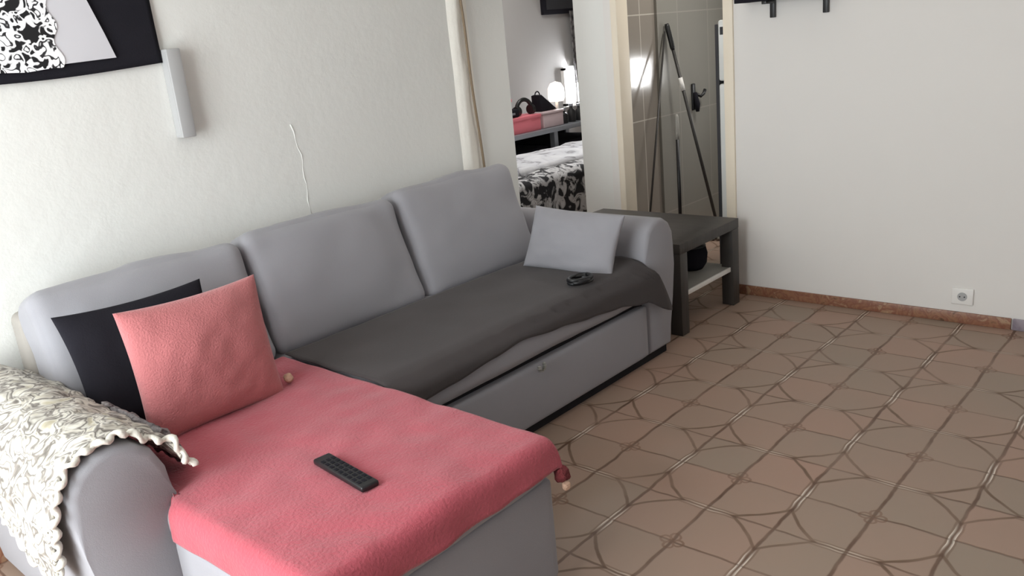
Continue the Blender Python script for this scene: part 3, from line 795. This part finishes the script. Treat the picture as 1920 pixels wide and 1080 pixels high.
MB().box(4.02, 4.62, 3.585, 3.62, 1.60, 2.1, 0.006).build('picture_frame', M['black'], tv, angle=40)
MB().box(4.06, 4.58, 3.58, 3.587, 1.64, 2.06).build('print', M['btn'], tv, smooth=False)
def scf(s, t):
    return Vector((4.36 + 0.10 * s + 0.02 * t, 3.575 - 0.008 * math.sin(s * 12), lerp(1.62, 1.0, t)))
tag(MB().grid(scf, 16, 20).build('scarf', M['scarf'], solid=0.006), 'dark patterned scarf hanging below the framed picture', 'scarf')

# ------------------------------------------------------------------ tiled room behind the right-hand doorway
fr = thing('fridge', (2.71, 0.8, 0), 'white fridge freezer just inside the tiled doorway', 'fridge')
MB().box(2.47, 2.98, 0.55, 1.112, 0.0, 1.42, 0.01).build('body', M['fridge'], fr, angle=40)
for z0, z1 in ((0.05, 1.09), (1.105, 1.42)):
    d = MB().box(2.42, 2.468, 0.55, 1.112, z0, z1, 0.012, 3).build('door', M['fridge'], fr, angle=40)
    hz = (z1 - 0.30, z1 - 0.06) if z0 < 1 else (z0 + 0.04, z0 + 0.2)
    MB().box(2.395, 2.42, 0.60, 0.625, hz[0], hz[1], 0.004).build('handle', M['metal'], d, angle=40)
MB().box(2.4185, 2.421, 1.02, 1.098, 1.345, 1.385).build('badge', M['btn'], fr, smooth=False)['label'] = 'dark badge on the freezer door'
MB().box(2.43, 2.98, 1.113, 1.135, 0.0, 1.40, 0.004).build('side_gap_shade', M['btn'], fr, angle=40)  # dark strip painting the shaded gap beside the fridge

mp = thing('mop', (3.24, 1.58, 0), 'grey mop pole with black grip leaning against the dark tiles', 'mop')
def P(a, b, t): return Vector(a).lerp(Vector(b), t)
A_ = (3.109, 1.84, 1.429)
dirv = Vector((3.233, 1.60, 0.172)) - Vector(A_)
B_ = Vector(A_) + dirv * ((1.429 - 0.05) / (1.429 - 0.172))
MB().tube([P(A_, B_, 0), P(A_, B_, 0.012), P(A_, B_, 0.11), P(A_, B_, 0.12)], [0.012, 0.016, 0.016, 0.012], 12).build('grip', M['blackp'], mp)
MB().tube([P(A_, B_, 0.1), P(A_, B_, 1.0)], 0.0105, 10).build('pole', M['greystick'], mp)
MB().tube([P(A_, B_, 0.25), P(A_, B_, 0.31)], 0.0145, 10).build('collar', M['white'], mp)['label'] = 'white plastic collar'
m = MB()
for k in range(14):
    a = 2 * math.pi * k / 14
    m.tube([B_ + Vector((0.01 * math.cos(a), 0.01 * math.sin(a), 0.05)), B_ + Vector((0.05 * math.cos(a), 0.05 * math.sin(a), 0.0)), B_ + Vector((0.085 * math.cos(a), 0.085 * math.sin(a), -0.04))], 0.012, 6)
m.build('mop_head', M['shelfw'], mp)

bm_ = thing('broom', (2.48, 1.66, 0), 'thin grey broom pole leaning against the tiles left of the mop', 'broom')
A2 = Vector((3.092, 1.845, 1.38)); B2 = A2 + (Vector((2.776, 1.75, 0.71)) - A2) * ((1.38 - 0.09) / (1.38 - 0.71))
MB().tube([A2, B2], 0.0065, 10).build('pole', M['greystick'], bm_)
MB().box(B2.x - 0.03, B2.x + 0.03, B2.y - 0.13, B2.y + 0.13, 0.055, 0.10, 0.012, 3).build('head', M['blackp'], bm_, angle=40)
m = MB()
for k in range(12):
    for q in (-0.015, 0.015):
        m.tube([(B2.x + q, B2.y - 0.12 + 0.0218 * k, 0.06), (B2.x + q * 1.8, B2.y - 0.125 + 0.0227 * k, 0.002)], 0.006, 5)
m.build('bristles', M['greyfur'], bm_)

sw = thing('squeegee', (2.79, 1.60, 0), 'short black pole with white tip standing in front of the tiles', 'pole')
MB().tube([(2.79, 1.60, 0.03), (2.79, 1.60, 0.735)], 0.011, 10).build('pole', M['blackp'], sw)
MB().tube([(2.79, 1.60, 0.73), (2.79, 1.60, 0.77), (2.79, 1.60, 0.875), (2.79, 1.60, 0.89)], [0.010, 0.013, 0.011, 0.006], 10).build('tip', M['shelfw'], sw)['label'] = 'white pole tip'
MB().box(2.66, 2.92, 1.585, 1.615, 0.0, 0.035, 0.004).build('blade', M['blackp'], sw, angle=40)

hk = thing('wall_hook', (3.46, 1.86, 0.93), 'black hook with a hanging brush fixed to the dark tiles', 'hook')
MB().box(3.425, 3.465, 1.845, 1.86, 0.84, 1.02, 0.006, 3).build('plate', M['blackp'], hk, angle=40)
MB().tube([(3.46, 1.845, 0.95), (3.49, 1.82, 0.93), (3.51, 1.81, 0.945), (3.53, 1.81, 0.97)], 0.012, 8).build('prong', M['blackp'], hk)
MB().tube([(3.445, 1.84, 0.96), (3.445, 1.825, 0.88), (3.447, 1.825, 0.83)], [0.012, 0.020, 0.012], 10).build('brush', M['black'], hk)

# ------------------------------------------------------------------ light
def area(name, loc, target, sx, sy, power, col, spread=math.pi):
    l = bpy.data.lights.new(name, 'AREA'); l.shape = 'RECTANGLE'; l.size = sx; l.size_y = sy; l.energy = power; l.color = col; l.spread = spread
    o = bpy.data.objects.new(name, l); COL.objects.link(o); o.location = loc
    d = Vector(target) - Vector(loc); o.rotation_euler = d.to_track_quat('-Z', 'Y').to_euler()
    return o
area('window_daylight', (XW - 0.03, 0.42, 1.15), (XW + 1, 0.42, 1.15), 1.6, 2.05, 68, (0.925, 0.98, 1.0))
area('rear_fill_light', (-0.7, YB - 0.03, 1.55), (-0.7, YB + 1, 1.5), 2.3, 1.25, 1.2, (1.0, 0.985, 0.965))  # added fill from behind the camera, no known window there
area('bedroom_daylight', (4.42, 3.55, 1.05), (3.2, 2.2, 0.9), 0.3, 0.28, 14, (0.95, 0.97, 1.0))
area('bedroom_side_fill', (0.93, 2.75, 1.45), (3.0, 2.65, 1.2), 1.0, 1.2, 7, (1.0, 0.985, 0.96))  # added fill to brighten the doorway reveal, no window in this wall
area('bedroom_top_fill', (3.0, 2.75, 2.44), (3.0, 2.75, 0), 0.4, 0.4, 10, (1.0, 0.98, 0.95))  # added fill to lift the bedroom walls, no lamp seen there
area('kitchen_glare_light', (4.02, 1.095, 1.08), (3.0, 1.095, 1.08), 0.2, 0.2, 3, (1.0, 1.0, 1.0))  # added source for the glare reflected in the side tiles
area('kitchen_fill_light', (3.0, 0.9, 2.44), (3.0, 0.9, 0), 0.35, 0.35, 13, (1.0, 0.97, 0.93))  # added fill to brighten the tiled room, no lamp seen there
sl = bpy.data.lights.new('sun', 'SUN'); sl.energy = 0.8; sl.angle = math.radians(0.6); sl.color = (1.0, 0.93, 0.82)
su = bpy.data.objects.new('sun', sl); COL.objects.link(su); su.location = (-6, 0.4, 4)
su.rotation_euler = Vector((math.cos(math.radians(56)), 0.06, -math.sin(math.radians(56)))).to_track_quat('-Z', 'Y').to_euler()

wd = bpy.data.worlds.new('daylight'); SC.world = wd; wd.use_nodes = True
wd.node_tree.nodes['Background'].inputs[0].default_value = (0.9, 0.95, 1.0, 1); wd.node_tree.nodes['Background'].inputs[1].default_value = 0.6

# ------------------------------------------------------------------ camera
yaw, pitch, roll = 0.748280096, 0.286118538, 0.0969750544
F_ = Vector((math.cos(yaw) * math.cos(pitch), math.sin(yaw) * math.cos(pitch), -math.sin(pitch)))
R_ = Vector((math.sin(yaw), -math.cos(yaw), 0)); D_ = F_.cross(R_)
c_, s_ = math.cos(roll), math.sin(roll)
R2 = R_ * c_ + D_ * s_; D2 = R_ * -s_ + D_ * c_
cam = bpy.data.cameras.new('camera'); cam.sensor_width = 36.0; cam.sensor_fit = 'HORIZONTAL'
cam.lens = 1573.48683 / 1920 * 36; cam.clip_start = 0.02
co = bpy.data.objects.new('camera', cam); COL.objects.link(co)
mw = Matrix((R2, -D2, -F_)).transposed().to_4x4(); mw.translation = Vector((-1.80554884, -1.14721371, 1.42156512))
co.matrix_world = mw
SC.camera = co

SC.view_settings.view_transform = 'Standard'; SC.view_settings.look = 'None'
SC.view_settings.exposure = 0.75; SC.view_settings.gamma = 1.0; SC.view_settings.use_curve_mapping = False
SC.cycles.use_denoising = True
SC.cycles.max_bounces = 10; SC.cycles.diffuse_bounces = 8
SC.cycles.sample_clamp_indirect = 6.0
